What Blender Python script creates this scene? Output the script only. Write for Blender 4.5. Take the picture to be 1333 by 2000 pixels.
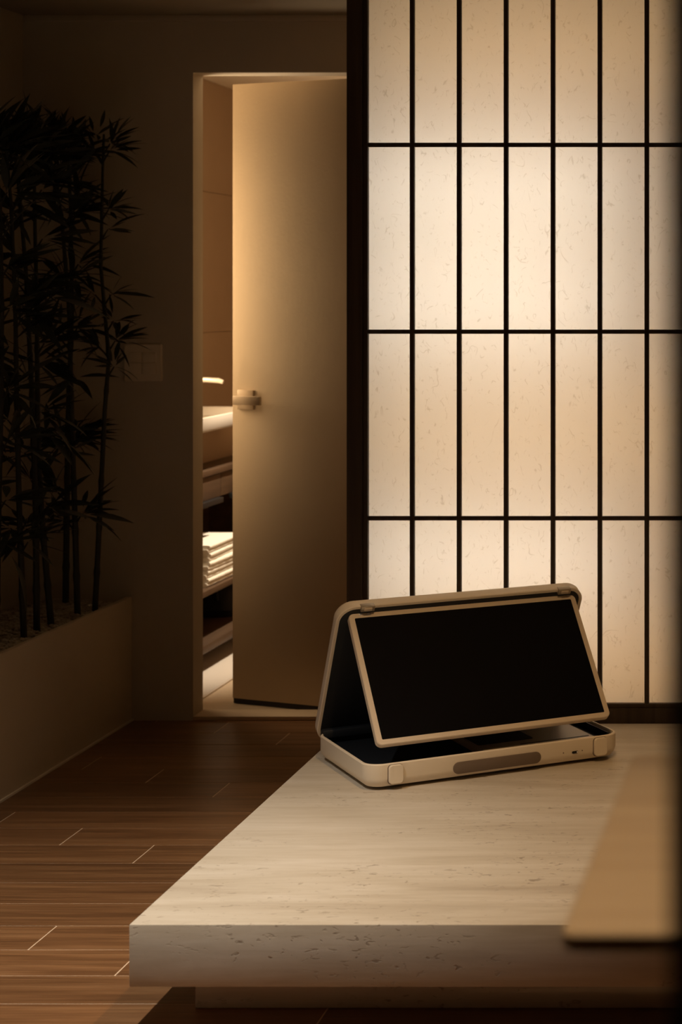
import bpy, bmesh, math, random
from mathutils import Vector, Matrix
random.seed(7)
for o in list(bpy.data.objects): bpy.data.objects.remove(o)
scn = bpy.context.scene
C = scn.collection
PI = math.pi
R = math.radians

# ------------------------------------------------------------------ camera
F_PX, VPX, VPY = 3740.0, 1600.0, 577.0          # focal length and vanishing point, in a 1333x2000 frame
CAM_Z = 1.39
cd = bpy.data.cameras.new('camera'); cam = bpy.data.objects.new('camera', cd); C.objects.link(cam)
cam.location = (0, 0, CAM_Z); cam.rotation_euler = (R(90), 0, 0)
cd.sensor_width = 36; cd.lens = F_PX / 2000 * 36
cd.shift_x = -(VPX - 666.5) / 2000; cd.shift_y = -(1000 - VPY) / 2000
cd.clip_start = 0.05; cd.clip_end = 60
cd.dof.use_dof = True; cd.dof.focus_distance = 4.62; cd.dof.aperture_fstop = 5.8
scn.camera = cam

# ------------------------------------------------------------------ world, large lights, exposure
w = bpy.data.worlds.new('night'); scn.world = w; w.use_nodes = True
w.node_tree.nodes['Background'].inputs[0].default_value = (0.30, 0.19, 0.10, 1)
w.node_tree.nodes['Background'].inputs[1].default_value = 0.02
scn.view_settings.view_transform = 'Standard'; scn.view_settings.look = 'None'
scn.view_settings.gamma = 1; scn.view_settings.use_curve_mapping = False
scn.view_settings.exposure = 0.0
TUBE_W = 1.0            # strength factor of the tubes behind the paper screen
SPOT_W = 172.0          # downlight over the table
BATH_MIRROR_W = 24.0    # mirror light in the bathroom
BATH_DOWN_W = 250.0     # bathroom downlight

# ------------------------------------------------------------------ helpers
def link(o, parent=None):
    C.objects.link(o)
    if parent: o.parent = parent
    return o
def mesh_obj(name, verts, faces, mat=None, parent=None, smooth=False):
    me = bpy.data.meshes.new(name); me.from_pydata([tuple(v) for v in verts], [], faces); me.update()
    if mat: me.materials.append(mat)
    if smooth:
        for p in me.polygons: p.use_smooth = True
    return link(bpy.data.objects.new(name, me), parent)
def bm_obj(name, bm, mat=None, parent=None, smooth=False):
    bmesh.ops.recalc_face_normals(bm, faces=bm.faces)
    me = bpy.data.meshes.new(name); bm.to_mesh(me); bm.free()
    if mat: me.materials.append(mat)
    if smooth:
        for p in me.polygons: p.use_smooth = True
        me.set_sharp_from_angle(angle=R(35))
    return link(bpy.data.objects.new(name, me), parent)
def add_box(bm, x0, x1, y0, y1, z0, z1, bev=0, seg=2):
    b = bmesh.new(); bmesh.ops.create_cube(b, size=1)
    for v in b.verts: v.co = Vector(((x0+x1)/2+v.co.x*(x1-x0), (y0+y1)/2+v.co.y*(y1-y0), (z0+z1)/2+v.co.z*(z1-z0)))
    if bev: bmesh.ops.bevel(b, geom=list(b.edges), offset=bev, segments=seg, affect='EDGES', profile=0.5)
    me = bpy.data.meshes.new('t'); b.to_mesh(me); b.free(); bm.from_mesh(me); bpy.data.meshes.remove(me)
    return bm
def box(name, x0, x1, y0, y1, z0, z1, mat, parent=None, bev=0, seg=2):
    return bm_obj(name, add_box(bmesh.new(), x0, x1, y0, y1, z0, z1, bev, seg), mat, parent, bev > 0)
def rrect(wd, dp, r, z, n=8, cx=0, cy=0):
    pts = []
    r = max(1e-4, min(r, wd/2-1e-4, dp/2-1e-4))
    for sx, sy, a0 in ((1,1,0), (-1,1,90), (-1,-1,180), (1,-1,270)):
        for i in range(n+1):
            a = R(a0 + 90*i/n)
            pts.append(Vector((cx+sx*(wd/2-r)+r*math.cos(a), cy+sy*(dp/2-r)+r*math.sin(a), z)))
    return pts
def loft(name, rings, mat, parent=None, cap0=True, cap1=True, smooth=True, closed=False):
    n = len(rings[0]); V = [p for r in rings for p in r]; F = []
    m = len(rings)
    for i in range(m if closed else m-1):
        j = (i+1) % m
        for k in range(n):
            F.append((i*n+k, i*n+(k+1) % n, j*n+(k+1) % n, j*n+k))
    if not closed:
        if cap0: F.append(tuple(range(n-1, -1, -1)))
        if cap1: F.append(tuple(range((m-1)*n, m*n)))
    bm = bmesh.new(); vs = [bm.verts.new(v) for v in V]
    for f in F: bm.faces.new([vs[i] for i in f])
    return bm_obj(name, bm, mat, parent, smooth)
def tube_rings(path, rad, n=8):
    rings = []
    for i, p in enumerate(path):
        a = path[max(i-1, 0)]; b = path[min(i+1, len(path)-1)]
        t = (b-a).normalized(); u = t.cross(Vector((0, 1, 0.01))).normalized(); v = t.cross(u)
        r = rad[i] if isinstance(rad, (list, tuple)) else rad
        rings.append([p + r*(math.cos(2*PI*k/n)*u + math.sin(2*PI*k/n)*v) for k in range(n)])
    return rings
def tag(o, label=None, cat=None, group=None, kind=None):
    if label: o['label'] = label
    if cat: o['category'] = cat
    if group: o['group'] = group
    if kind: o['kind'] = kind
    return o
def empty(name, loc=(0,0,0), rz=0, label=None, cat=None, group=None, kind=None, parent=None):
    o = bpy.data.objects.new(name, None); link(o, parent); o.location = loc; o.rotation_euler = (0, 0, rz)
    o.empty_display_size = 0.05
    return tag(o, label, cat, group, kind)
def at(u, v, Y):          # the place at depth Y metres that the camera sees at pixel u, v
    return Vector(((u-VPX)/F_PX*Y, Y, CAM_Z-(v-VPY)/F_PX*Y))

# ------------------------------------------------------------------ materials
def mat(name, col, rough=0.5, spec=0.5, metal=0.0, emit=None, es=0):
    m = bpy.data.materials.new(name); m.use_nodes = True
    b = m.node_tree.nodes['Principled BSDF']
    b.inputs['Base Color'].default_value = (*col, 1); b.inputs['Roughness'].default_value = rough
    b.inputs['Specular IOR Level'].default_value = spec; b.inputs['Metallic'].default_value = metal
    if emit: b.inputs['Emission Color'].default_value = (*emit, 1); b.inputs['Emission Strength'].default_value = es
    return m
class NT:
    def __init__(s, m): s.t = m.node_tree; s.b = s.t.nodes.get('Principled BSDF')
    def n(s, ty, **kw):
        nd = s.t.nodes.new(ty)
        for k, v in kw.items():
            if k in nd.inputs: nd.inputs[k].default_value = v
            else: setattr(nd, k, v)
        return nd
    def l(s, a, b): s.t.links.new(a, b)
    def coords(s, scale, kind='Object', loc=None):
        tc = s.n('ShaderNodeTexCoord'); mp = s.n('ShaderNodeMapping'); mp.inputs['Scale'].default_value = scale
        s.l(tc.outputs[kind], mp.inputs['Vector'])
        if loc is not None: s.l(loc, mp.inputs['Location'])
        return mp.outputs[0]
    def noise(s, vec, scale=5, detail=4, rough=0.55, dist=0):
        nd = s.n('ShaderNodeTexNoise'); s.l(vec, nd.inputs['Vector'])
        nd.inputs['Scale'].default_value = scale; nd.inputs['Detail'].default_value = detail
        nd.inputs['Roughness'].default_value = rough; nd.inputs['Distortion'].default_value = dist
        return nd.outputs['Fac']
    def ramp(s, fac, stops):
        nd = s.n('ShaderNodeValToRGB'); e = nd.color_ramp.elements
        while len(e) < len(stops): e.new(0.5)
        for el, (p, c) in zip(e, stops): el.position = p; el.color = (*c, 1) if len(c) == 3 else c
        s.l(fac, nd.inputs[0]); return nd.outputs[0]
    def mix(s, a, b, fac, mode='MIX'):
        nd = s.n('ShaderNodeMix', data_type='RGBA', blend_type=mode)
        for sock, val in ((nd.inputs[6], a), (nd.inputs[7], b), (nd.inputs[0], fac)):
            if isinstance(val, bpy.types.NodeSocket): s.l(val, sock)
            elif isinstance(val, (int, float)): sock.default_value = val
            else: sock.default_value = (*val, 1)
        return nd.outputs[2]
    def math(s, op, a, b=0.0, clamp=False):
        nd = s.n('ShaderNodeMath', operation=op); nd.use_clamp = clamp
        for sock, val in ((nd.inputs[0], a), (nd.inputs[1], b)):
            if isinstance(val, bpy.types.NodeSocket): s.l(val, sock)
            else: sock.default_value = val
        return nd.outputs[0]
    def bump(s, h, strength=0.2, dist=0.01):
        nd = s.n('ShaderNodeBump'); nd.inputs['Strength'].default_value = strength; nd.inputs['Distance'].default_value = dist
        s.l(h, nd.inputs['Height']); s.l(nd.outputs[0], s.b.inputs['Normal'])

def plaster(name, col):
    m = mat(name, col, 0.85, 0.2); t = NT(m); v = t.coords((1, 1, 1))
    n1 = t.noise(v, 3, 5); n2 = t.noise(v, 90, 3)
    t.l(t.mix(tuple(c*0.90 for c in col), tuple(min(1, c*1.08) for c in col), n1), t.b.inputs['Base Color'])
    t.bump(n2, 0.12, 0.004); return m
M = {}
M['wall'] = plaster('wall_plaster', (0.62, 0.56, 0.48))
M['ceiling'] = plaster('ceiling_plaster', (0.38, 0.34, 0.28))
M['planter'] = plaster('planter_plaster', (0.72, 0.64, 0.53))
M['caulk'] = mat('caulk', (0.75, 0.68, 0.58), 0.6)
M['grout'] = mat('floor_grout', (0.78, 0.60, 0.44), 0.8)
M['black'] = mat('black_plastic', (0.008, 0.008, 0.009), 0.45)

def wood_floor():
    m = mat('plank_floor', (0.2, 0.1, 0.05), 0.33, 0.5); t = NT(m)
    oi = t.n('ShaderNodeObjectInfo')
    cx = t.n('ShaderNodeCombineXYZ'); r = t.math('MULTIPLY', oi.outputs['Random'], 37.0)
    t.l(r, cx.inputs[0]); t.l(r, cx.inputs[1])
    v = t.coords((1.6, 26, 26), 'Object', cx.outputs[0])
    v2 = t.coords((3, 130, 130), 'Object', cx.outputs[0])
    g1 = t.noise(v, 1.0, 6, 0.6, 0.6); g2 = t.noise(v2, 1.0, 4, 0.6, 0.2)
    c1 = t.ramp(g1, [(0.25, (0.13, 0.062, 0.028)), (0.5, (0.225, 0.112, 0.050)), (0.75, (0.32, 0.175, 0.085))])
    c2 = t.ramp(g2, [(0.35, (0.62, 0.58, 0.55)), (0.65, (1.1, 1.08, 1.05))])
    c = t.mix(c1, c2, 0.8, 'MULTIPLY')
    br = t.math('ADD', t.math('MULTIPLY', oi.outputs['Random'], 0.35), 0.82)
    hs = t.n('ShaderNodeHueSaturation'); t.l(c, hs.inputs['Color']); t.l(br, hs.inputs['Value'])
    t.l(hs.outputs[0], t.b.inputs['Base Color']); t.bump(g2, 0.12, 0.003)
    return m
M['plank'] = wood_floor()

def travertine():
    m = mat('travertine', (0.7, 0.6, 0.5), 0.42, 0.4); t = NT(m)
    v = t.coords((1.3, 9, 9)); g1 = t.noise(v, 1.0, 7, 0.6, 0.5)
    v2 = t.coords((5, 60, 60)); g2 = t.noise(v2, 1.0, 5, 0.65, 0.3)
    c1 = t.ramp(g1, [(0.25, (0.47, 0.40, 0.32)), (0.45, (0.60, 0.535, 0.445)), (0.62, (0.68, 0.62, 0.54)), (0.8, (0.58, 0.50, 0.40))])
    c2 = t.ramp(g2, [(0.3, (0.84, 0.80, 0.75)), (0.6, (1, 1, 1))])
    c = t.mix(c1, c2, 0.55, 'MULTIPLY')
    # pits: small dark flecks stretched along the bedding
    vp = t.coords((48, 85, 105)); p1 = t.noise(vp, 1.0, 3, 0.5, 0.8)
    pm = t.noise(t.coords((4, 4, 6)), 1.0, 2)
    pit = t.math('MULTIPLY', t.ramp(p1, [(0.62, (0, 0, 0)), (0.69, (1, 1, 1))]), t.ramp(pm, [(0.42, (0, 0, 0)), (0.6, (1, 1, 1))]))
    c = t.mix(c, (0.20, 0.14, 0.095), t.math('MULTIPLY', pit, 0.6))
    t.l(c, t.b.inputs['Base Color'])
    t.bump(t.math('SUBTRACT', t.math('MULTIPLY', g2, 0.25), pit), 0.25, 0.003)
    return m
M['travertine'] = travertine()

def dark_wood(name='dark_wood', a=(0.022, 0.013, 0.008), b=(0.060, 0.037, 0.022), sc=(30, 30, 1.5)):
    m = mat(name, a, 0.5, 0.35); t = NT(m); g = t.noise(t.coords(sc), 1.0, 5, 0.6, 0.4)
    t.l(t.ramp(g, [(0.3, a), (0.7, b)]), t.b.inputs['Base Color']); t.bump(g, 0.1, 0.002); return m
M['frame'] = dark_wood()
M['post'] = dark_wood('dark_post_wood', (0.006, 0.005, 0.004), (0.012, 0.009, 0.007))
M['vanity'] = dark_wood('vanity_wood', (0.055, 0.031, 0.017), (0.10, 0.058, 0.032), (25, 2, 25))
M['side_wood'] = dark_wood('side_table_wood', (0.42, 0.25, 0.13), (0.62, 0.41, 0.23), (2, 26, 26))

def paper():
    m = bpy.data.materials.new('washi_paper'); m.use_nodes = True; t = NT(m); nt = m.node_tree
    nt.nodes.remove(t.b)
    col = (0.88, 0.85, 0.79)
    # fibres: short curved strands where a noise field crosses its middle value, kept only in scattered patches
    fib = None
    for i, (s, ms, wd) in enumerate(((16, 34, 0.012), (25, 46, 0.015), (38, 60, 0.018), (9, 30, 0.006))):
        tc = t.n('ShaderNodeTexCoord'); mp = t.n('ShaderNodeMapping'); mp.inputs['Location'].default_value = (3.1*i, 5.7*i, 1.9*i)
        mp.inputs['Scale'].default_value = (1.25, 1.0, 0.8)
        t.l(tc.outputs['Object'], mp.inputs['Vector'])
        oi = t.n('ShaderNodeObjectInfo'); ad = t.n('ShaderNodeVectorMath', operation='ADD')
        t.l(mp.outputs[0], ad.inputs[0]); t.l(oi.outputs['Location'], ad.inputs[1])
        a = t.noise(ad.outputs[0], s, 1.5, 0.5, 0.4)
        d = t.math('ABSOLUTE', t.math('SUBTRACT', a, 0.5))
        line = t.math('SUBTRACT', 1.0, t.math('DIVIDE', d, wd), True)
        msk = t.ramp(t.noise(ad.outputs[0], ms, 1, 0.5), [(0.58, (0, 0, 0)), (0.66, (1, 1, 1))])
        f = t.math('MULTIPLY', line, msk)
        fib = f if fib is None else t.math('MAXIMUM', fib, f)
    cloud = t.noise(t.coords((6, 6, 6)), 1.0, 5)
    c = t.mix(tuple(x*0.95 for x in col), col, cloud)
    c = t.mix(c, (0.36, 0.30, 0.20), t.math('MULTIPLY', fib, 0.42))
    tr = t.n('ShaderNodeBsdfTranslucent'); df = t.n('ShaderNodeBsdfDiffuse')
    t.l(c, tr.inputs[0]); df.inputs[0].default_value = (0.55, 0.46, 0.34, 1)
    mx = t.n('ShaderNodeMixShader'); mx.inputs[0].default_value = 0.25
    t.l(tr.outputs[0], mx.inputs[1]); t.l(df.outputs[0], mx.inputs[2])
    t.l(mx.outputs[0], nt.nodes['Material Output'].inputs[0]); return m
M['paper'] = paper()
M['lightbox'] = mat('light_box_lining', (0.74, 0.50, 0.24), 0.8)
M['tube'] = mat('lamp_tube', (0.9, 0.85, 0.75), 0.5, emit=(1.0, 0.95, 0.87), es=13.2*TUBE_W)

# ------------------------------------------------------------------ the room
WX0, WX1, WY0, WY1, CZ = -2.604, 1.5, -1.0, 6.264, 2.306
DX0, DX1, DZ = -2.048, -1.235, 2.119                     # doorway
BX0, BX1, BY1, BCZ, WT = -2.66, -0.55, 9.3, 2.325, 0.10   # bathroom
fl = empty('floor', kind='structure')
tag(box('floor_grout', WX0, WX1, WY0, WY1, -0.06, -0.0008, M['grout'], fl), 'pale grout under the wood-look planks')
PW, PL, G = 0.155, 0.964, 0.0017
pl_cache = {}
for k in range(-10, 37):
    y1 = 4.843 - PW*k; y0 = y1 - PW
    y1 = min(y1, WY1); y0 = max(y0, WY0)
    if y1 - y0 < 0.01: continue
    xj = -1.681 + 0.241*k
    while xj > WX0: xj -= PL
    while xj < WX1:
        a, b = max(xj, WX0), min(xj+PL, WX1); xj += PL
        if b - a < 0.01: continue
        key = (round(b-a, 3), round(y1-y0, 3))
        if key not in pl_cache:
            bm = add_box(bmesh.new(), -(b-a)/2+G, (b-a)/2-G, -(y1-y0)/2+G, (y1-y0)/2-G, -0.012, 0)
            o = bm_obj('plank', bm, M['plank'], fl); pl_cache[key] = o.data
        else:
            o = link(bpy.data.objects.new('plank', pl_cache[key]), fl)
        o.location = ((a+b)/2, (y0+y1)/2, 0)

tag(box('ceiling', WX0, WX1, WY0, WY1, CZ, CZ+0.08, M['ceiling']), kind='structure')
tag(box('wall_left', WX0-0.1, WX0, WY0, WY1, -0.06, CZ+0.08, M['wall']), kind='structure')
tag(box('wall_right', WX1, WX1+0.1, WY0, WY1, -0.06, CZ+0.08, M['wall']), kind='structure')
tag(box('wall_front', WX0, WX1, WY0-0.1, WY0, -0.06, CZ+0.08, M['wall']), kind='structure')
bm = bmesh.new()
add_box(bm, WX0-0.1, DX0, WY1, WY1+WT, -0.06, CZ+0.08); add_box(bm, DX1, WX1+0.1, WY1, WY1+WT, -0.06, CZ+0.08)
add_box(bm, DX0, DX1, WY1, WY1+WT, DZ, CZ+0.08)
tag(bm_obj('wall_back', bm, M['wall']), kind='structure')
tag(box('trim_1', WX0+0.012, -1.34, WY1-0.012, WY1, CZ-0.02, CZ, M['wall'], bev=0.002), kind='structure')   # shadow-gap moulding under the ceiling

# ---- bathroom shell
M['tile'] = mat('bathroom_tile', (0.50, 0.37, 0.25), 0.45, 0.4)
t = NT(M['tile']); n_ = t.noise(t.coords((3, 3, 3)), 1, 5)
t.l(t.mix((0.45, 0.33, 0.22), (0.56, 0.42, 0.29), n_), t.b.inputs['Base Color'])
M['tile_grout'] = mat('tile_grout', (0.62, 0.50, 0.37), 0.8)
M['bath_floor'] = mat('bathroom_floor', (0.60, 0.47, 0.33), 0.45)
t = NT(M['bath_floor']); n_ = t.noise(t.coords((4, 4, 4)), 1, 5)
t.l(t.mix((0.55, 0.43, 0.30), (0.64, 0.51, 0.37), n_), t.b.inputs['Base Color'])
M['bath_ceil'] = mat('bathroom_ceiling', (0.88, 0.80, 0.68), 0.7)
BY0 = WY1 + WT
tag(box('floor_bathroom', BX0, BX1, BY0, BY1, -0.06, 0.0, M['bath_floor']), kind='structure')
tag(box('ceiling_bathroom', BX0, BX1, BY0, BY1, BCZ, BCZ+0.06, M['bath_ceil']), kind='structure')
wl = tag(box('wall_bathroom_left', BX0-0.1, BX0-0.008, BY0, BY1, -0.06, BCZ+0.06, M['tile_grout']), kind='structure')
z = 0.012
ys = [BY0, 6.95, 8.15, BY1]
zs = [0.0, 0.62, 1.229, 1.84, BCZ]
for i in range(3):
    for j in range(4):
        box('tile', BX0-0.0085, BX0, ys[i]+0.0012, ys[i+1]-0.0012, zs[j]+0.0012, zs[j+1]-0.0012, M['tile'], wl)
tag(box('wall_bathroom_back', BX0-0.1, BX1+0.1, BY1, BY1+0.1, -0.06, BCZ+0.06, M['tile']), kind='structure')
tag(box('wall_bathroom_right', BX1, BX1+0.1, BY0, BY1, -0.06, BCZ+0.06, M['tile']), kind='structure')
tag(box('trim_2', DX0+0.0005, DX1, WY1-0.006, BY0, 0.0, 0.014, mat('threshold_stone', (0.62, 0.48, 0.33), 0.5), bev=0.002), kind='structure')  # pale threshold

# ---- the door, ajar into the bathroom
M['door'] = plaster('door_paint', (0.66, 0.53, 0.37))
M['handle'] = mat('handle_metal', (0.62, 0.50, 0.36), 0.4, 0.5, 0.35)
DA = math.atan2(0.300, -0.742)                 # direction from hinge to free edge
door = empty('door_1', (-1.242, 6.262, 0), DA, kind='structure')
DW, DT = 0.80, 0.04
dl = box('door_leaf', 0, DW, 0, DT, 0.018, DZ-0.010, M['door'], door, bev=0.002)
box('gap_shade_strip', 0.004, DW-0.004, 0.002, DT-0.001, 0.002, 0.0185, M['black'], door)  # black strip stands in for the shade in the gap under the door
# local +y is the side that faces the hall
hn = empty('door_handle', (DW-0.060, DT, 1.036), 0, parent=door); tag(hn, 'square brass-toned lever handle')
box('rose', -0.033, 0.033, 0, 0.009, -0.033, 0.033, M['handle'], hn, bev=0.0015)
loft('neck', [[Vector((0.010*math.cos(2*PI*k/16), y, 0.010*math.sin(2*PI*k/16))) for k in range(16)] for y in (0.008, 0.048)], M['handle'], hn)
box('lever', -0.095, 0.016, 0.042, 0.055, -0.015, 0.015, M['handle'], hn, bev=0.002)
for zz in (0.25, 1.05, 1.85):
    loft('hinge', [[Vector((-0.006+0.007*math.cos(2*PI*k/12), -0.004+0.007*math.sin(2*PI*k/12), q)) for k in range(12)] for q in (zz, zz+0.10)], M['handle'], door)

# ---- light switch
M['switch'] = mat('switch_plastic', (0.84, 0.76, 0.63), 0.5)
sw = empty('light_switch', tuple(at(281, 708.5, WY1)), 0, 'square beige four-rocker light switch plate on the wall beside the doorway', 'switch')
loft('plate', [[Vector((p.x, -q, p.y)) for p in rrect(0.124-i, 0.122-i, 0.006, 0)] for q, i in ((0, 0), (0.007, 0), (0.010, 0.006))], M['switch'], sw)
for a, b, c_, d in ((-0.044, -0.003, 0.002, 0.034), (-0.001, 0.044, 0.002, 0.034), (-0.044, -0.003, -0.036, -0.0), (-0.001, 0.044, -0.036, -0.0)):
    box('rocker', a, b, -0.0135, -0.006, c_, d, M['switch'], sw, bev=0.001)

# ---- planter
PX = -2.247; PH = 0.405; PY0 = 2.6; PT = 0.018
pt = empty('planter_box', ((WX0+PX)/2, (PY0+WY1)/2, 0), 0, 'long low cream plastered planter box along the left wall', 'planter')
ox, oy = pt.location.x, pt.location.y
box('front_panel', PX-PT-ox, PX-ox, PY0-oy, WY1-0.001-oy, 0, PH, M['planter'], pt, bev=0.002)
box('end_panel', WX0+0.001-ox, PX-PT-ox, PY0-oy, PY0+PT-oy, 0, PH, M['planter'], pt, bev=0.002)
box('base_panel', WX0+0.001-ox, PX-PT-ox, PY0+PT-oy, WY1-0.001-oy, 0.0, 0.02, M['planter'], pt)
box('caulk_line', PX-ox, PX+0.006-ox, PY0-oy, WY1-0.001-oy, 0.0003, 0.006, M['caulk'], pt)
# soil bed with pebbles: one heap nobody could count
PZ = 0.402
M['pebble'] = mat('white_pebbles', (0.55, 0.50, 0.42), 0.7)
t = NT(M['pebble']); vo = t.n('ShaderNodeTexVoronoi'); t.l(t.coords((40, 40, 40)), vo.inputs['Vector']); vo.inputs['Scale'].default_value = 1.0
t.l(t.mix((0.32, 0.28, 0.23), (0.68, 0.63, 0.55), vo.outputs['Color']), t.b.inputs['Base Color'])
bm = bmesh.new()
nx, ny = 9, 90
x0, x1, y0, y1 = WX0+0.004, PX-PT-0.003, PY0+PT+0.003, WY1-0.004
hgt = lambda x, y: PZ-0.022 + 0.014*math.sin(PI*(x-x0)/(x1-x0)) + 0.006*math.sin(5.1*y)*math.sin(17*x+2*y)
grid = [[bm.verts.new((x0+(x1-x0)*i/nx, y0+(y1-y0)*j/ny, hgt(x0+(x1-x0)*i/nx, y0+(y1-y0)*j/ny))) for i in range(nx+1)] for j in range(ny+1)]
for j in range(ny):
    for i in range(nx): bm.faces.new((grid[j][i], grid[j][i+1], grid[j+1][i+1], grid[j+1][i]))
ico = bmesh.new(); bmesh.ops.create_icosphere(ico, subdivisions=1, radius=1); iv = [v.co.copy() for v in ico.verts]; ifc = [[v.index for v in f.verts] for f in ico.faces]; ico.free()
for _ in range(4200):
    x, y = random.uniform(x0+0.012, x1-0.012), y0+0.012+(y1-y0-0.024)*random.random()**0.7
    r = random.uniform(0.005, 0.010); s = Vector((r*random.uniform(.8, 1.3), r*random.uniform(.8, 1.3), r*0.7)); a = random.uniform(0, PI)
    m3 = Matrix.Rotation(a, 3, 'Z'); c_ = Vector((x, y, hgt(x, y)+0.003))
    vs = [bm.verts.new(m3 @ Vector((p.x*s.x, p.y*s.y, p.z*s.z)) + c_) for p in iv]
    for f in ifc: bm.faces.new([vs[i] for i in f])
tag(bm_obj('pebble_bed', bm, M['pebble'], None, True), 'bed of small white pebbles filling the planter box', 'pebbles', kind='stuff')

# ---- bamboo
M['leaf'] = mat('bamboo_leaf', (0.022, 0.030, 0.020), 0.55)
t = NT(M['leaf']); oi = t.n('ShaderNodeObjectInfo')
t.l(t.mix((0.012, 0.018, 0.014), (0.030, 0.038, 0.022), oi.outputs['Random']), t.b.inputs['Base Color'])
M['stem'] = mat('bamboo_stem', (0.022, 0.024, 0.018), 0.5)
def leaf_mesh(L, wd, droop):
    V, F = [], []
    st = [(0, .08), (.12, .45), (.3, .92), (.5, 1), (.72, .72), (.88, .34), (1, 0.02)]
    for i, (s, q) in enumerate(st):
        zz = -droop*L*s*s; hw = wd/2*q
        V += [(s*L, -hw, zz+hw*0.25), (s*L, 0, zz), (s*L, hw, zz+hw*0.25)]
    for i in range(len(st)-1):
        a = 3*i; F += [(a, a+1, a+4, a+3), (a+1, a+2, a+5, a+4)]
    me = bpy.data.meshes.new('leaf'); me.from_pydata(V, [], F); me.materials.append(M['leaf'])
    for p in me.polygons: p.use_smooth = True
    return me
leaves = [leaf_mesh(0.115, 0.019, 0.12), leaf_mesh(0.135, 0.021, 0.25), leaf_mesh(0.095, 0.017, 0.05)]
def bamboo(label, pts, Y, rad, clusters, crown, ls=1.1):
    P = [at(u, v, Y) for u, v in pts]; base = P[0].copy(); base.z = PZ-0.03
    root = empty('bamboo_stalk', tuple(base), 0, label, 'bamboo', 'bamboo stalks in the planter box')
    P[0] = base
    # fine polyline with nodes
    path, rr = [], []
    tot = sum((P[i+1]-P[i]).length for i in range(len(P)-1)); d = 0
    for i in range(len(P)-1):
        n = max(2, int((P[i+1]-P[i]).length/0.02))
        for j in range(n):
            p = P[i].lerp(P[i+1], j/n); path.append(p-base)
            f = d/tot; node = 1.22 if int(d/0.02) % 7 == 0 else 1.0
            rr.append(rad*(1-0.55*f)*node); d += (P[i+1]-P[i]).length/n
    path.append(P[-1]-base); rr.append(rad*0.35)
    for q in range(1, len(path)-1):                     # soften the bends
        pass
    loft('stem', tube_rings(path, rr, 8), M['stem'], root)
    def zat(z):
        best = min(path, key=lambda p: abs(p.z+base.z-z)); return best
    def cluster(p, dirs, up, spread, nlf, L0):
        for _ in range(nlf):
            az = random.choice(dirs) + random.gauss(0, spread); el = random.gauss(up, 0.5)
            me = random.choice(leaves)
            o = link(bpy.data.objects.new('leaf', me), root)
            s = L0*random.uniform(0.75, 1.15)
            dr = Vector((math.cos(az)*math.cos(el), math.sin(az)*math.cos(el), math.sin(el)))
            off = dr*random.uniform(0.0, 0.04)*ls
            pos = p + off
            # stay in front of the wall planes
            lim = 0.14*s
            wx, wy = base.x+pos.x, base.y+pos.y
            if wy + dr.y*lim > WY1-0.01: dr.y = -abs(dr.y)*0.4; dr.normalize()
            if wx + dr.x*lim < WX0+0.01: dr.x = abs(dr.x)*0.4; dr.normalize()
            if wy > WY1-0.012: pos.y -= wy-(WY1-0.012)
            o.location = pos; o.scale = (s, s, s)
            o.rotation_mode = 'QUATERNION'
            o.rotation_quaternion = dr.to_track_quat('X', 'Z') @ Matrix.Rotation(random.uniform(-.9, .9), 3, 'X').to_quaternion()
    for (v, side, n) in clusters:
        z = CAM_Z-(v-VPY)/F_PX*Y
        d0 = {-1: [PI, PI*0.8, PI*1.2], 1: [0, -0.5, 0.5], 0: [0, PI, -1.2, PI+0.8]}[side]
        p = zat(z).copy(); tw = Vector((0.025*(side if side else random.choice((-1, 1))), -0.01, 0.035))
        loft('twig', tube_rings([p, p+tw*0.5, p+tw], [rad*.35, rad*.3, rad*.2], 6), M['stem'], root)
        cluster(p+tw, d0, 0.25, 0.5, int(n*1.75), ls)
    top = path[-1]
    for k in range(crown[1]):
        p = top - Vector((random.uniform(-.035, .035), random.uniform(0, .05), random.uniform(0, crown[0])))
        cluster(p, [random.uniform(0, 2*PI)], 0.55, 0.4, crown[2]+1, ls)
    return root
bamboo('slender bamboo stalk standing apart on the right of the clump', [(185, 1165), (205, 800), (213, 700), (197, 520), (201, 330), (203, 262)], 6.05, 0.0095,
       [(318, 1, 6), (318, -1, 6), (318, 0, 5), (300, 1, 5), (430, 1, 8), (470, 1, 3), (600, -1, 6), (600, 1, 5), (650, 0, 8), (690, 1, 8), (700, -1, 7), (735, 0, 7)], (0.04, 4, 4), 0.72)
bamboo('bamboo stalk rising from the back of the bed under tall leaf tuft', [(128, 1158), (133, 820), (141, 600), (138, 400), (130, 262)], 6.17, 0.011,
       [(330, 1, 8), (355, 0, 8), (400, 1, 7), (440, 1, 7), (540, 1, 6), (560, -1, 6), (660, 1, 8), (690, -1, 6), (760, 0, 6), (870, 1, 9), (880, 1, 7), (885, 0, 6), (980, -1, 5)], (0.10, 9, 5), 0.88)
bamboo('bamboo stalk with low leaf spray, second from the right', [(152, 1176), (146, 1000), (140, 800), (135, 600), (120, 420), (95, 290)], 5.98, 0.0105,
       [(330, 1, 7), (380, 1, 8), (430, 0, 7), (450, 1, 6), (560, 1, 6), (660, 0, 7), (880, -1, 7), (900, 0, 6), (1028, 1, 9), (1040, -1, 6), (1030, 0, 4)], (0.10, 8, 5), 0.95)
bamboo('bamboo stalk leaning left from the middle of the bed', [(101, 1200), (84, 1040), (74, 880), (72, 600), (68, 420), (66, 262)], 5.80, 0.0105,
       [(330, 0, 8), (390, 1, 8), (440, -1, 6), (490, 1, 7), (600, 0, 8), (700, 1, 7), (760, -1, 6), (860, 1, 7), (960, 0, 7), (1020, 1, 5)], (0.12, 9, 5))
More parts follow.
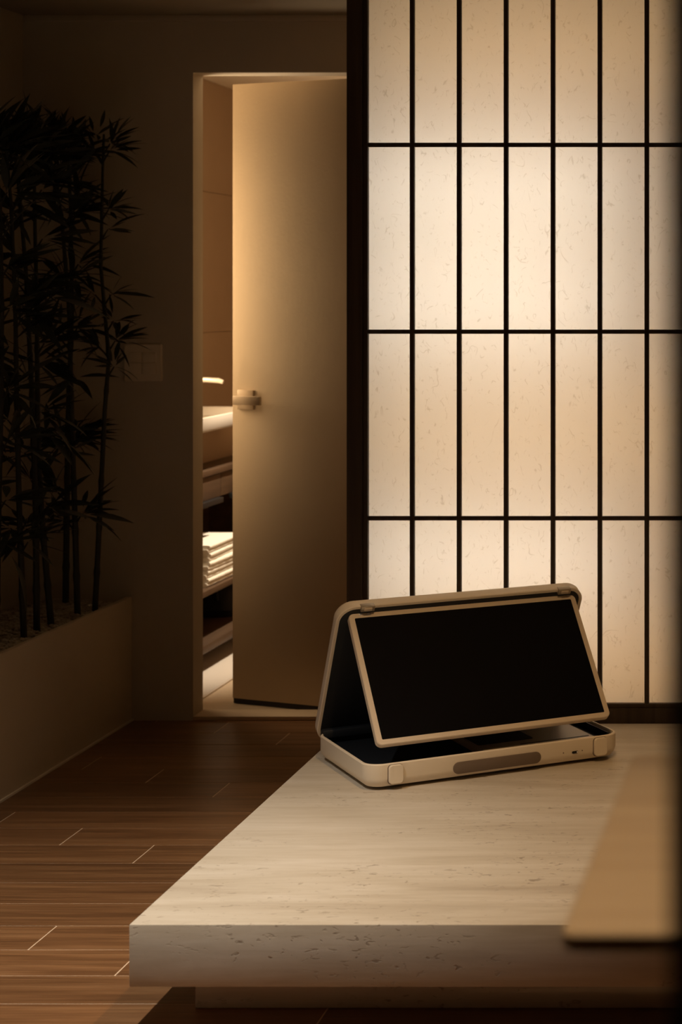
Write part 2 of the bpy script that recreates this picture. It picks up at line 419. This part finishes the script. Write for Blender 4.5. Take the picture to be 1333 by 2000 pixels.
bamboo('straight bamboo stalk in the middle of the left group', [(72, 1212), (70, 1000), (62, 760), (50, 520), (38, 380), (26, 262)], 5.70, 0.0105,
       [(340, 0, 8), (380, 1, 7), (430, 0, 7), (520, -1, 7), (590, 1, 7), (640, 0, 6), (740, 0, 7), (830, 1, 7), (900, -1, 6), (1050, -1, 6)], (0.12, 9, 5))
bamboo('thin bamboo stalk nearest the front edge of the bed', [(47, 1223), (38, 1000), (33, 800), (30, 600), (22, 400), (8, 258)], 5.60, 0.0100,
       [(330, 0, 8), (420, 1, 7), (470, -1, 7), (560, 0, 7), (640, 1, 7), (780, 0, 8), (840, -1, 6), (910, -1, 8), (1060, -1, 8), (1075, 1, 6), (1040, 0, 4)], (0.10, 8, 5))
bamboo('bamboo stalk at the left edge of the picture', [(-8, 1235), (-3, 1000), (2, 800), (4, 600), (0, 400), (-12, 250)], 5.48, 0.0100,
       [(320, 1, 8), (400, 1, 8), (470, 0, 7), (540, 1, 7), (630, 1, 7), (700, 0, 6), (780, 1, 6), (880, 1, 7), (1000, 1, 5), (1090, 1, 5)], (0.10, 7, 5))

# ------------------------------------------------------------------ shoji light screen
SY = 5.36; ST = 0.035                  # front plane, stile depth
px = lambda u: (u-VPX)/F_PX*SY
pz = lambda v: CAM_Z-(v-VPY)/F_PX*SY
SXL, SXR = px(678), 0.36
sh = empty('shoji_screen', ((SXL+SXR)/2, SY, 0), 0, 'tall backlit paper screen with dark wooden lattice behind the stone table', 'screen')
so = sh.location
def sbox(n, x0, x1, y0, y1, z0, z1, m=M['frame'], bev=0.001): return box(n, x0-so.x, x1-so.x, y0-so.y, y1-so.y, z0, z1, m, sh, bev)
SW = px(708)-px(678)
ztop = CZ
sbox('stile', SXL, SXL+SW, SY-0.004, SY+ST, 0, ztop-0.001)
sbox('stile', SXR-SW, SXR, SY-0.004, SY+ST, 0, ztop-0.001)
bx0 = px(718)
zb = pz(1375)
sbox('bottom_rail', SXL+SW, SXR-SW, SY-0.002, SY+ST, zb-0.11, zb-0.012)
sbox('kick_board', SXL+SW, SXR-SW, SY+0.006, SY+ST-0.004, 0.0, zb-0.11)
sbox('sill_strip', SXL+SW, SXR-SW, SY+0.002, SY+ST, zb-0.012, zb)
sbox('top_rail', SXL+SW, SXR-SW, SY-0.002, SY+ST, ztop-0.03, ztop-0.001)
sbox('inner_strip', SXL+SW, bx0, SY+0.003, SY+ST, zb, ztop-0.03)
sp = (px(1263.7)-px(804.5))/5; bw = 0.0128; bd = 0.014
xb = [px(804.5)+sp*i for i in range(12)]
xb = [x for x in xb if x < SXR-SW-0.05]
zbars = [pz(282.5), pz(648), pz(1013)]
for x in xb: sbox('vertical_bar', x-bw/2, x+bw/2, SY+0.004, SY+0.004+bd, zb, ztop-0.03, bev=0.0008)
for zz in zbars: sbox('horizontal_bar', bx0, SXR-SW, SY+0.006, SY+0.006+bd*0.8, zz-0.0060, zz+0.0060, bev=0.0008)
xe = [bx0-0.004] + xb + [SXR-SW]; ze = [zb-0.004] + zbars[::-1] + [ztop-0.03]
for i in range(len(xe)-1):
    for j in range(len(ze)-1):
        x0, x1, z0, z1 = xe[i]+0.0002, xe[i+1]-0.0002, ze[j]+0.0002, ze[j+1]-0.0002
        yy = SY+0.0195; cx, cz = (x0+x1)/2, (z0+z1)/2; hx, hz = (x1-x0)/2, (z1-z0)/2
        o = mesh_obj('paper_pane', [(-hx, 0, -hz), (hx, 0, -hz), (hx, 0, hz), (-hx, 0, hz)], [(0, 1, 2, 3)], M['paper'], sh)
        o.location = (cx-so.x, yy-so.y, cz)
# cavity behind the paper: lined light box, tubes on its back
LB = SY+0.30
sbox('box_back', SXL, SXR, LB, LB+0.02, 0, ztop-0.001, M['lightbox'])
sbox('box_side', SXL, SXL+0.02, SY+ST, LB, 0, ztop-0.001, M['frame'])
sbox('box_side', SXR-0.02, SXR, SY+ST, LB, 0, ztop-0.001, M['frame'])
sbox('box_floor', SXL+0.02, SXR-0.02, SY+ST, LB, 0, 0.02, M['lightbox'])
tubes = [(-0.93, 0.74, 1.70, 1.0), (-0.93, 0.74, 1.36, 1.0), (-0.93, 0.74, 0.64, 1.0), (-0.84, 0.90, 2.10, 0.3), (-0.84, 0.90, 1.02, 0.3), (-0.84, 0.90, 0.34, 0.3), (0.02, 0.5, 1.5, 0.3), (0.02, 0.5, 0.7, 0.3)]  # the weak amber tubes are added to lift and warm the dimmer paper
for i, (cx, ln, zz, st) in enumerate(tubes):
    m = M['tube'] if st > 0.5 else M.setdefault('tube_fill', mat('lamp_tube_fill', (0.9, 0.85, 0.75), 0.5, emit=(1.0, 0.64, 0.28), es=5.6*TUBE_W))
    yy = LB-0.055
    lo = (cx-so.x, yy-so.y, zz)
    tb = loft('lamp_tube', [[Vector((x, 0.013*math.cos(2*PI*k/16), 0.013*math.sin(2*PI*k/16))) for k in range(16)] for x in (-ln/2, ln/2)], m, sh)
    tb.location = lo
    br = box('tube_bracket', -ln/2-0.01, ln/2+0.01, 0.012, 0.055, -0.02, 0.02, M['caulk'], tb)

# ------------------------------------------------------------------ stone table
TX0, TX1, TY0, TY1, TZ = -1.311, 0.95, 3.637, 5.345, 0.195
tb = empty('stone_table', ((TX0+TX1)/2, (TY0+TY1)/2, 0), 0, 'low pale travertine table with thick slab top on a recessed plinth', 'table')
cx, cy = tb.location.x, tb.location.y
box('tabletop', TX0-cx, TX1-cx, TY0-cy, TY1-cy, TZ-0.119, TZ, M['travertine'], tb, bev=0.0025)
box('plinth', TX0+0.095-cx, TX1-0.095-cx, TY0+0.095-cy, TY1-0.095-cy, 0.0005, TZ-0.119, M['travertine'], tb, bev=0.002)

# ------------------------------------------------------------------ portable touchscreen in an open case
M['case'] = mat('case_beige', (0.80, 0.70, 0.57), 0.48, 0.4)
t = NT(M['case']); t.bump(t.noise(t.coords((1, 1, 1)), 900, 2), 0.05, 0.0005)
M['bezel'] = mat('bezel_beige', (0.68, 0.565, 0.44), 0.45, 0.4)
M['liner'] = mat('case_liner', (0.010, 0.012, 0.017), 0.6)
M['glass'] = mat('screen_glass', (0.004, 0.004, 0.005), 0.12, 0.35)
M['strap'] = mat('handle_strap', (0.16, 0.115, 0.085), 0.6)
M['deck'] = mat('case_deck', (0.30, 0.24, 0.18), 0.35)
M['clip'] = mat('clip_metal', (0.42, 0.36, 0.28), 0.35, 0.5, 0.6)
M['led'] = mat('indicator', (0.9, 0.9, 0.9), 0.3)
W_, D_, H_ = 0.672, 0.415, 0.065
yaw = math.atan2(0.5209, 0.8536)
ex = Vector((math.cos(yaw), math.sin(yaw), 0)); ey = Vector((-math.sin(yaw), math.cos(yaw), 0))
B0 = Vector((-1.0833, 4.593, TZ))
ctr = B0 + ex*W_/2 + ey*D_/2
dv = empty('portable_screen', tuple(ctr), yaw, 'beige suitcase-style portable touchscreen opened up on the stone table', 'screen')
RC = 0.045; zg = 0.005
bs = loft('base_case', [rrect(W_-0.050, D_-0.050, RC-0.022, zg), rrect(W_-0.022, D_-0.022, RC-0.010, zg+0.004), rrect(W_-0.006, D_-0.006, RC-0.002, zg+0.014), rrect(W_, D_, RC, zg+0.024),
     rrect(W_, D_, RC, H_-0.0025), rrect(W_-0.004, D_-0.004, RC-0.001, H_), rrect(W_-0.012, D_-0.012, RC-0.005, H_), rrect(W_-0.014, D_-0.014, RC-0.006, H_-0.002), rrect(W_-0.024, D_-0.024, RC-0.012, H_-0.034)], M['case'], dv)
loft('tray_liner', [rrect(W_-0.0235, D_-0.0235, RC-0.012, H_-0.0335), rrect(W_-0.0235, D_-0.0235, RC-0.012, H_-0.006), rrect(W_-0.030, D_-0.030, RC-0.014, H_-0.006), rrect(W_-0.031, D_-0.031, RC-0.015, H_-0.026)], M['liner'], bs)
# right-hand deck with its slot and side pocket
dk = loft('control_deck', [rrect(0.30, D_-0.046, 0.012, H_-0.030, cx=0.125), rrect(0.30, D_-0.046, 0.012, H_-0.008, cx=0.125), rrect(0.296, D_-0.050, 0.010, H_-0.006, cx=0.125)], M['deck'], bs)
loft('deck_slot', [rrect(0.19, 0.006, 0.003, H_-0.0065, cx=0.17, cy=-D_/2+0.045), rrect(0.19, 0.006, 0.003, H_-0.0052, cx=0.17, cy=-D_/2+0.045)], M['black'], dk)
loft('deck_pad', [rrect(0.15, 0.20, 0.008, H_-0.0065, cx=0.055, cy=-0.02), rrect(0.15, 0.20, 0.008, H_-0.0050, cx=0.055, cy=-0.02)], M['black'], dk)
loft('side_rail', [rrect(0.010, 0.10, 0.002, H_-0.012, cx=0.292, cy=0.06), rrect(0.010, 0.10, 0.002, H_-0.004, cx=0.292, cy=0.06)], M['bezel'], bs)
for sx in (-1, 1):
    for sy in (-1, 1):
        loft('foot', [rrect(0.05, 0.02, 0.009, 0.0, cx=sx*0.25, cy=sy*0.15), rrect(0.05, 0.02, 0.009, zg+0.001, cx=sx*0.25, cy=sy*0.15)], M['black'], bs)
def facering(wd, h, r, y, cx, cz): return [Vector((p.x, y, p.y)) for p in rrect(wd, h, r, 0, cx=cx, cy=cz)]
yf = -D_/2
for lx in (-W_/2+0.070, W_/2-0.060):
    lt = loft('latch', [facering(0.036, 0.046, 0.009, yf+0.002, lx, H_-0.0265), facering(0.036, 0.046, 0.009, yf-0.006, lx, H_-0.0265), facering(0.033, 0.043, 0.008, yf-0.0075, lx, H_-0.0265)], M['case'], bs)
    loft('latch_gap_shade', [facering(0.0385, 0.0485, 0.0095, yf+0.0015, lx-0.0006, H_-0.0268), facering(0.0385, 0.0485, 0.0095, yf-0.0007, lx-0.0006, H_-0.0268)], M['strap'], lt)  # dark plate stands in for the shadow in the gap round the latch
loft('carry_handle', [facering(0.232, 0.029, 0.0142, yf+0.001, -0.004, H_-0.033), facering(0.232, 0.029, 0.0142, yf-0.0022, -0.004, H_-0.033), facering(0.229, 0.026, 0.0128, yf-0.003, -0.004, H_-0.033)], M['strap'], bs)
prt = loft('charging_port', [facering(0.017, 0.0062, 0.003, yf+0.001, W_/2-0.130, H_-0.033), facering(0.017, 0.0062, 0.003, yf-0.0008, W_/2-0.130, H_-0.033)], M['black'], bs)
loft('indicator', [facering(0.004, 0.004, 0.002, yf, W_/2-0.124, H_-0.033), facering(0.004, 0.004, 0.002, yf-0.0013, W_/2-0.124, H_-0.033)], M['led'], prt)
for q in (-0.162, -0.110): loft('button_dot', [facering(0.003, 0.003, 0.0015, yf+0.001, W_/2+q, H_-0.031), facering(0.003, 0.003, 0.0015, yf-0.0005, W_/2+q, H_-0.031)], M['strap'], bs)
# lid: a shallow tray hinged on the back edge, standing up and leaning a little forward
LD, LT, PHI = 0.425, 0.040, 62.2
lid = loft('lid', [rrect(W_-0.050, LD-0.050, RC-0.022, LT), rrect(W_-0.022, LD-0.022, RC-0.010, LT-0.003), rrect(W_-0.006, LD-0.006, RC-0.002, LT-0.010), rrect(W_, LD, RC, LT-0.018),
     rrect(W_, LD, RC, 0.002), rrect(W_-0.003, LD-0.003, RC-0.001, 0), rrect(W_-0.016, LD-0.016, RC-0.008, 0), rrect(W_-0.018, LD-0.018, RC-0.009, 0.002), rrect(W_-0.022, LD-0.022, RC-0.011, LT-0.008)], M['case'], dv)
loft('lid_liner', [rrect(W_-0.0182, LD-0.0182, RC-0.009, 0.0022), rrect(W_-0.0235, LD-0.0235, RC-0.0118, 0.003), rrect(W_-0.025, LD-0.025, RC-0.012, LT-0.010), rrect(W_-0.20, LD-0.16, 0.02, LT-0.011)], M['liner'], lid)
# closed lid would reach from the back edge forward; rotate it about the hinge line
hinge = Matrix.Translation((0, D_/2+0.008, H_-0.028)) @ Matrix.Rotation(-R(PHI), 4, 'X') @ Matrix.Translation((0, -LD/2, 0))
lid.matrix_local = hinge
for lx in (-W_/2+0.075, W_/2-0.060):      # catches on the lid's free edge
    ct = box('latch_catch', lx-0.018, lx+0.018, -LD/2-0.0015, -LD/2+0.014, -0.006, 0.010, M['clip'], lid, bev=0.0015)
    box('catch_pin', lx-0.010, lx+0.010, -LD/2+0.002, -LD/2+0.010, -0.009, -0.004, M['bezel'], ct, bev=0.001)
box('hinge_cover', -W_/2+0.010, W_/2-0.010, D_/2-0.030, D_/2-0.001, H_-0.012, H_+0.010, M['liner'], dv, bev=0.004)
for sx in (-1, 1):
    loft('hinge_barrel', [[Vector((sx*0.22+x, D_/2-0.003+0.005*math.cos(2*PI*k/12), H_+0.0015+0.005*math.sin(2*PI*k/12))) for k in range(12)] for x in (-0.035, 0.035)], M['bezel'], dv)
# display panel, hung from the lid and tilted back
SWd, SHt, STk = 0.618, 0.366, 0.020
Pb = Vector((0, -D_/2+0.004, H_+0.042)); Pt = Vector((0, -D_/2+0.240, H_+0.333))
up = (Pt-Pb).normalized(); nrm = Vector((1, 0, 0)).cross(up)      # faces the front
sm = Matrix.Identity(4); 
for i in range(3): sm[i][0] = (1, 0, 0)[i]; sm[i][1] = up[i]; sm[i][2] = nrm[i]
sm.translation = (Pb+Pt)/2 + Vector((0.001, 0, 0))
scr = loft('display', [rrect(SWd-0.010, SHt-0.010, 0.010, -STk), rrect(SWd, SHt, 0.014, -STk+0.005), rrect(SWd, SHt, 0.014, -0.002), rrect(SWd-0.003, SHt-0.003, 0.013, 0), rrect(SWd-0.028, SHt-0.028, 0.003, 0), rrect(SWd-0.028, SHt-0.028, 0.003, -0.001)], M['bezel'], dv)
scr.matrix_local = sm
loft('screen_glass', [rrect(SWd-0.0284, SHt-0.0284, 0.003, -0.003), rrect(SWd-0.0284, SHt-0.0284, 0.003, -0.0004)], M['glass'], scr)
for lx in (-SWd/2+0.030, -SWd/2+0.052):
    loft('top_button', [rrect(0.008, 0.004, 0.0019, -0.001, cx=lx, cy=SHt/2-0.005), rrect(0.008, 0.004, 0.0019, 0.0012, cx=lx, cy=SHt/2-0.005)], M['led'], scr)
am = box('support_arm', -0.05, 0.05, -0.02, 0.15, -0.045, -STk+0.001, M['liner'], scr, bev=0.004)

# ------------------------------------------------------------------ near side table and doorway post (both out of focus)
M['counter'] = dark_wood('counter_stone', (0.52, 0.40, 0.28), (0.66, 0.54, 0.40), (2, 26, 26))
NX0, NX1, NY0, NY1, NZ = -0.162, 0.55, 1.20, 1.67, 0.990
nt_ = empty('side_counter', ((NX0+NX1)/2, (NY0+NY1)/2, 0), 0, 'blurred pale counter corner in the near right foreground', 'counter')
cx, cy = nt_.location.x, nt_.location.y
loft('counter_top', [rrect(NX1-NX0-q, NY1-NY0-q, 0.012, zz) for q, zz in ((0.002, NZ-0.012), (0, NZ-0.011), (0, NZ-0.002), (0.003, NZ))], M['counter'], nt_)
box('counter_body', NX0+0.10-cx, NX1-0.02-cx, NY0+0.06-cy, NY1-0.03-cy, 0.06, NZ-0.012, M['post'], nt_, bev=0.002)
box('toe_kick', NX0+0.13-cx, NX1-0.03-cx, NY0+0.09-cy, NY1-0.05-cy, 0.0, 0.06, M['black'], nt_)
tag(box('trim_3', -0.0470, 0.30, 0.600, 0.700, 0.0, CZ, M['post'], bev=0.002), 'dark blurred doorway post at the right edge of the view', kind='structure')

# ------------------------------------------------------------------ bathroom furniture
VX, VZ, VC = -2.235, 0.73, -2.300
vy0, vy1 = 6.47, 8.30
va = empty('vanity_unit', ((BX0+VX)/2, (vy0+vy1)/2, 0), 0, 'brown wooden bathroom vanity with open shelves seen through the doorway', 'vanity')
cx, cy = va.location.x, va.location.y
X0 = BX0+0.002
box('worktop', X0-cx, VC-cx, vy0-cy, vy1-cy, VZ-0.022, VZ, M['vanity'], va, bev=0.002)
box('riser', X0-cx, -2.42-cx, 6.60-cy, 8.20-cy, VZ, 0.885, M['tile'], va, bev=0.002)
for i, (a, b) in enumerate(((vy0+0.02, 7.40), (7.404, vy1-0.02))):
    dr = box('drawer', X0+0.02-cx, VC-0.012-cx, a-cy, b-cy, 0.615, VZ-0.026, M['vanity'], va, bev=0.002)
    box('drawer_edge_strip', VC-0.012-cx, VC+0.012-cx, (6.95 if i == 0 else 7.5)-cy, (7.36 if i == 0 else 8.0)-cy, 0.596, 0.616, M['black'], dr, bev=0.002)  # black strip along the lower edge of the drawer
box('back_panel', X0-cx, X0+0.018-cx, vy0-cy, vy1-cy, 0.08, VZ-0.022, M['vanity'], va)
for y in (vy0, vy1-0.018): box('side_panel', X0+0.018-cx, VC-0.004-cx, y-cy, y+0.018-cy, 0.0, VZ-0.022, M['vanity'], va)
box('shelf', X0+0.018-cx, VX-cx, vy0+0.018-cy, vy1-0.018-cy, 0.290, 0.312, M['vanity'], va, bev=0.002)
box('shelf', X0+0.018-cx, VX-cx, vy0+0.018-cy, vy1-0.018-cy, 0.085, 0.115, M['vanity'], va, bev=0.002)
# vessel basin
M['ceramic'] = mat('basin_ceramic', (0.68, 0.63, 0.56), 0.3)
bc = (-2.447, 7.25); bw_, bl_ = 0.405, 1.00; bh = 0.056
def brings(k, z): return rrect(bw_-2*k, bl_-2*k, 0.10-k*0.9, z, n=10)
bas = loft('basin', [brings(0.02, 0), brings(0.008, 0.002), brings(0.001, 0.012), brings(0.0, bh-0.004), brings(0.002, bh), brings(0.014, bh), brings(0.017, bh-0.004), brings(0.026, 0.022), brings(0.045, 0.012), brings(0.08, 0.009)], M['ceramic'])
bas.location = (bc[0], bc[1], 0.885)
tag(bas, 'shallow cream ceramic basin set above the bathroom vanity', 'basin')
loft('drain', [rrect(0.05, 0.05, 0.0245, 0.008), rrect(0.05, 0.05, 0.0245, 0.012)], M['clip'], bas)
# wall spout
M['chrome'] = mat('pale_metal', (0.85, 0.74, 0.60), 0.3, 0.5, 0.5)
fc = empty('wall_faucet', (BX0, 7.47, 1.055), 0, 'pale metal wall-mounted faucet spout above the basin', 'faucet')
loft('escutcheon', [[Vector((x, 0.030*math.cos(2*PI*k/20), 0.030*math.sin(2*PI*k/20))) for k in range(20)] for x in (0, 0.008)], M['chrome'], fc)
pth = [Vector((0.004, 0, 0)), Vector((0.15, 0, 0.006)), Vector((0.27, 0, 0.006)), Vector((0.318, 0, 0.003)), Vector((0.335, 0, -0.003))]
loft('spout', tube_rings(pth, [0.011, 0.0105, 0.010, 0.010, 0.008], 12), M['chrome'], fc)
lv = loft('lever', tube_rings([Vector((0.004, 0.12, 0)), Vector((0.05, 0.12, 0))], 0.018, 12), M['chrome'], fc)
loft('lever_arm', tube_rings([Vector((0.045, 0.12, 0.0)), Vector((0.05, 0.12, 0.05))], 0.006, 8), M['chrome'], lv)
# folded towels
M['towel'] = mat('towel_terry', (0.88, 0.83, 0.74), 0.9, 0.1)
t = NT(M['towel']); t.bump(t.noise(t.coords((1, 1, 1)), 350, 2), 0.5, 0.004)
names = ['topmost of the five', 'second from the top of the five', 'middle one of the five', 'second from the bottom of the five', 'lowest of the five']
th = 0.031
for i in range(5):
    root = empty('folded_towel', (-2.43+random.uniform(-.006, .006), 7.265+random.uniform(-.006, .006), 0.3125+(4-i)*th), random.uniform(-.03, .03), 'folded cream towel on the vanity shelf, '+names[i]+' stacked', 'towel', 'stacked folded towels')
    # each towel is folded in three: a rolled front edge, layers showing at the side
    for j, (z0, z1) in enumerate(((0.0, 0.0160), (0.0158, th))):
        L, Wd = 0.41-0.012*j, 0.37-0.010*(1-j)
        rings = []
        n = 10
        prof = []
        hz = (z1-z0)/2; mz = (z0+z1)/2
        for k in range(9):
            a = -PI/2 + PI*k/8; prof.append((Wd/2-hz+hz*math.cos(a), mz+hz*math.sin(a)))
        for k in range(9):
            a = PI/2 + PI*k/8; prof.append((-Wd/2+hz+hz*math.cos(a), mz+hz*math.sin(a)))
        for q in range(n+1):
            y = -L/2+L*q/n; sag = 0.0012*math.sin(3*q+i*2+j); e = 0.9 if q in (0, n) else 1
            rings.append([Vector((x*(0.985 if q in (0, n) else 1)+sag, y, mz+(z-mz)*e)) for x, z in prof])
        loft('fold', rings, M['towel'], root)
# black bag on the bottom shelf
M['bag'] = mat('black_fabric', (0.006, 0.006, 0.007), 0.8)
bg = empty('toiletry_bag', (-2.45, 7.78, 0.1155), 0, 'black fabric bag with looped handle on the bottom vanity shelf', 'bag')
loft('bag_body', [rrect(0.27, 0.40, 0.05, 0), rrect(0.29, 0.44, 0.06, 0.03), rrect(0.25, 0.40, 0.05, 0.10), rrect(0.16, 0.34, 0.03, 0.150), rrect(0.10, 0.30, 0.02, 0.158)], M['bag'], bg)
hp = [Vector((0.06, -0.16+0.0*k, 0.12)) + Vector((0.02*math.sin(PI*k/10), -0.09*math.sin(PI*k/10)-0.0, -0.09*k/10+0.05*math.sin(PI*k/10))) for k in range(11)]
loft('bag_handle', tube_rings(hp, 0.006, 8), M['bag'], bg)
# bath mat
M['mat'] = mat('bath_mat', (0.62, 0.56, 0.50), 0.9, 0.1)
t = NT(M['mat']); t.bump(t.noise(t.coords((1, 1, 1)), 220, 2), 0.4, 0.004)
bmat = loft('bath_mat', [rrect(0.245, 1.30, 0.02, 0.0), rrect(0.25, 1.306, 0.022, 0.006), rrect(0.244, 1.30, 0.02, 0.010)], M['mat'])
bmat.location = (-2.243, 7.15, 0.0005); tag(bmat, 'cream bath mat on the bathroom floor in front of the vanity', 'mat')
# mirror light on the left wall
mr = empty('vanity_mirror', (BX0, 6.92, 1.42), 0, 'backlit bathroom mirror on the tiled wall above the basin', 'mirror')
box('mirror_glass', 0.022, 0.028, -0.42, 0.28, -0.32, 0.46, mat('mirror', (0.9, 0.85, 0.78), 0.03, 0.5, 1.0), mr)
box('mirror_body', 0.001, 0.022, -0.40, 0.26, -0.30, 0.44, M['caulk'], mr)
def area(name, loc, rot, sx, sy, power, col, parent=None):
    ld = bpy.data.lights.new(name, 'AREA'); ld.shape = 'RECTANGLE'; ld.size = sx; ld.size_y = sy; ld.energy = power; ld.color = col
    o = bpy.data.objects.new(name, ld); link(o, parent); o.location = loc; o.rotation_euler = rot; return o
area('mirror_light', (0.032, -0.07, 0.07), (0, R(-90), 0), 0.76, 0.66, BATH_MIRROR_W, (1.0, 0.73, 0.44), mr)
def downlight(name, label, loc, power, col, size, blend, rad, rot=(0, 0, 0), group=None):
    r = empty(name, loc, 0, label, 'lamp', group)
    n = 24
    ring = lambda q, z: [Vector((q*math.cos(2*PI*k/n), q*math.sin(2*PI*k/n), z)) for k in range(n)]
    loft('trim_ring', [ring(0.050, 0.0), ring(0.050, -0.004), ring(0.038, -0.006), ring(0.036, 0.0)], M['caulk'], r, closed=True)
    loft('lens', [ring(0.036, -0.0005), ring(0.036, -0.002)], mat(name+'_lens', (0.9, 0.85, 0.7), 0.4, emit=col, es=4), r)
    ld = bpy.data.lights.new('bulb', 'SPOT'); ld.energy = power; ld.color = col; ld.spot_size = R(size); ld.spot_blend = blend; ld.shadow_soft_size = rad
    o = link(bpy.data.objects.new('bulb', ld), r); o.location = (0, 0, -0.02); o.rotation_euler = rot
    return r
downlight('bathroom_downlight', 'recessed warm downlight in the bathroom ceiling', (-1.55, 7.25, BCZ), BATH_DOWN_W, (1.0, 0.82, 0.60), 38, 1.0, 0.03, (0, R(20), 0))
downlight('hall_spot_or_fill', 'recessed ceiling downlight above the stone table corner', (-1.62, 3.30, CZ), SPOT_W, (1.0, 0.92, 0.79), 68, 1.0, 0.03, (R(12), 0, 0))
downlight('hall_spot_or_fill', 'added amber fill light above the right half of the stone table', (-0.50, 3.60, CZ), 70.0, (1.0, 0.62, 0.28), 110, 0.8, 0.03)  # added fill with no known fitting, warms the right of the table
downlight('hall_spot_or_fill', 'added amber fill light above the near counter corner', (-0.22, 1.22, CZ), 36.0, (1.0, 0.66, 0.34), 56, 1.0, 0.03)  # added fill, put in only to brighten the counter top
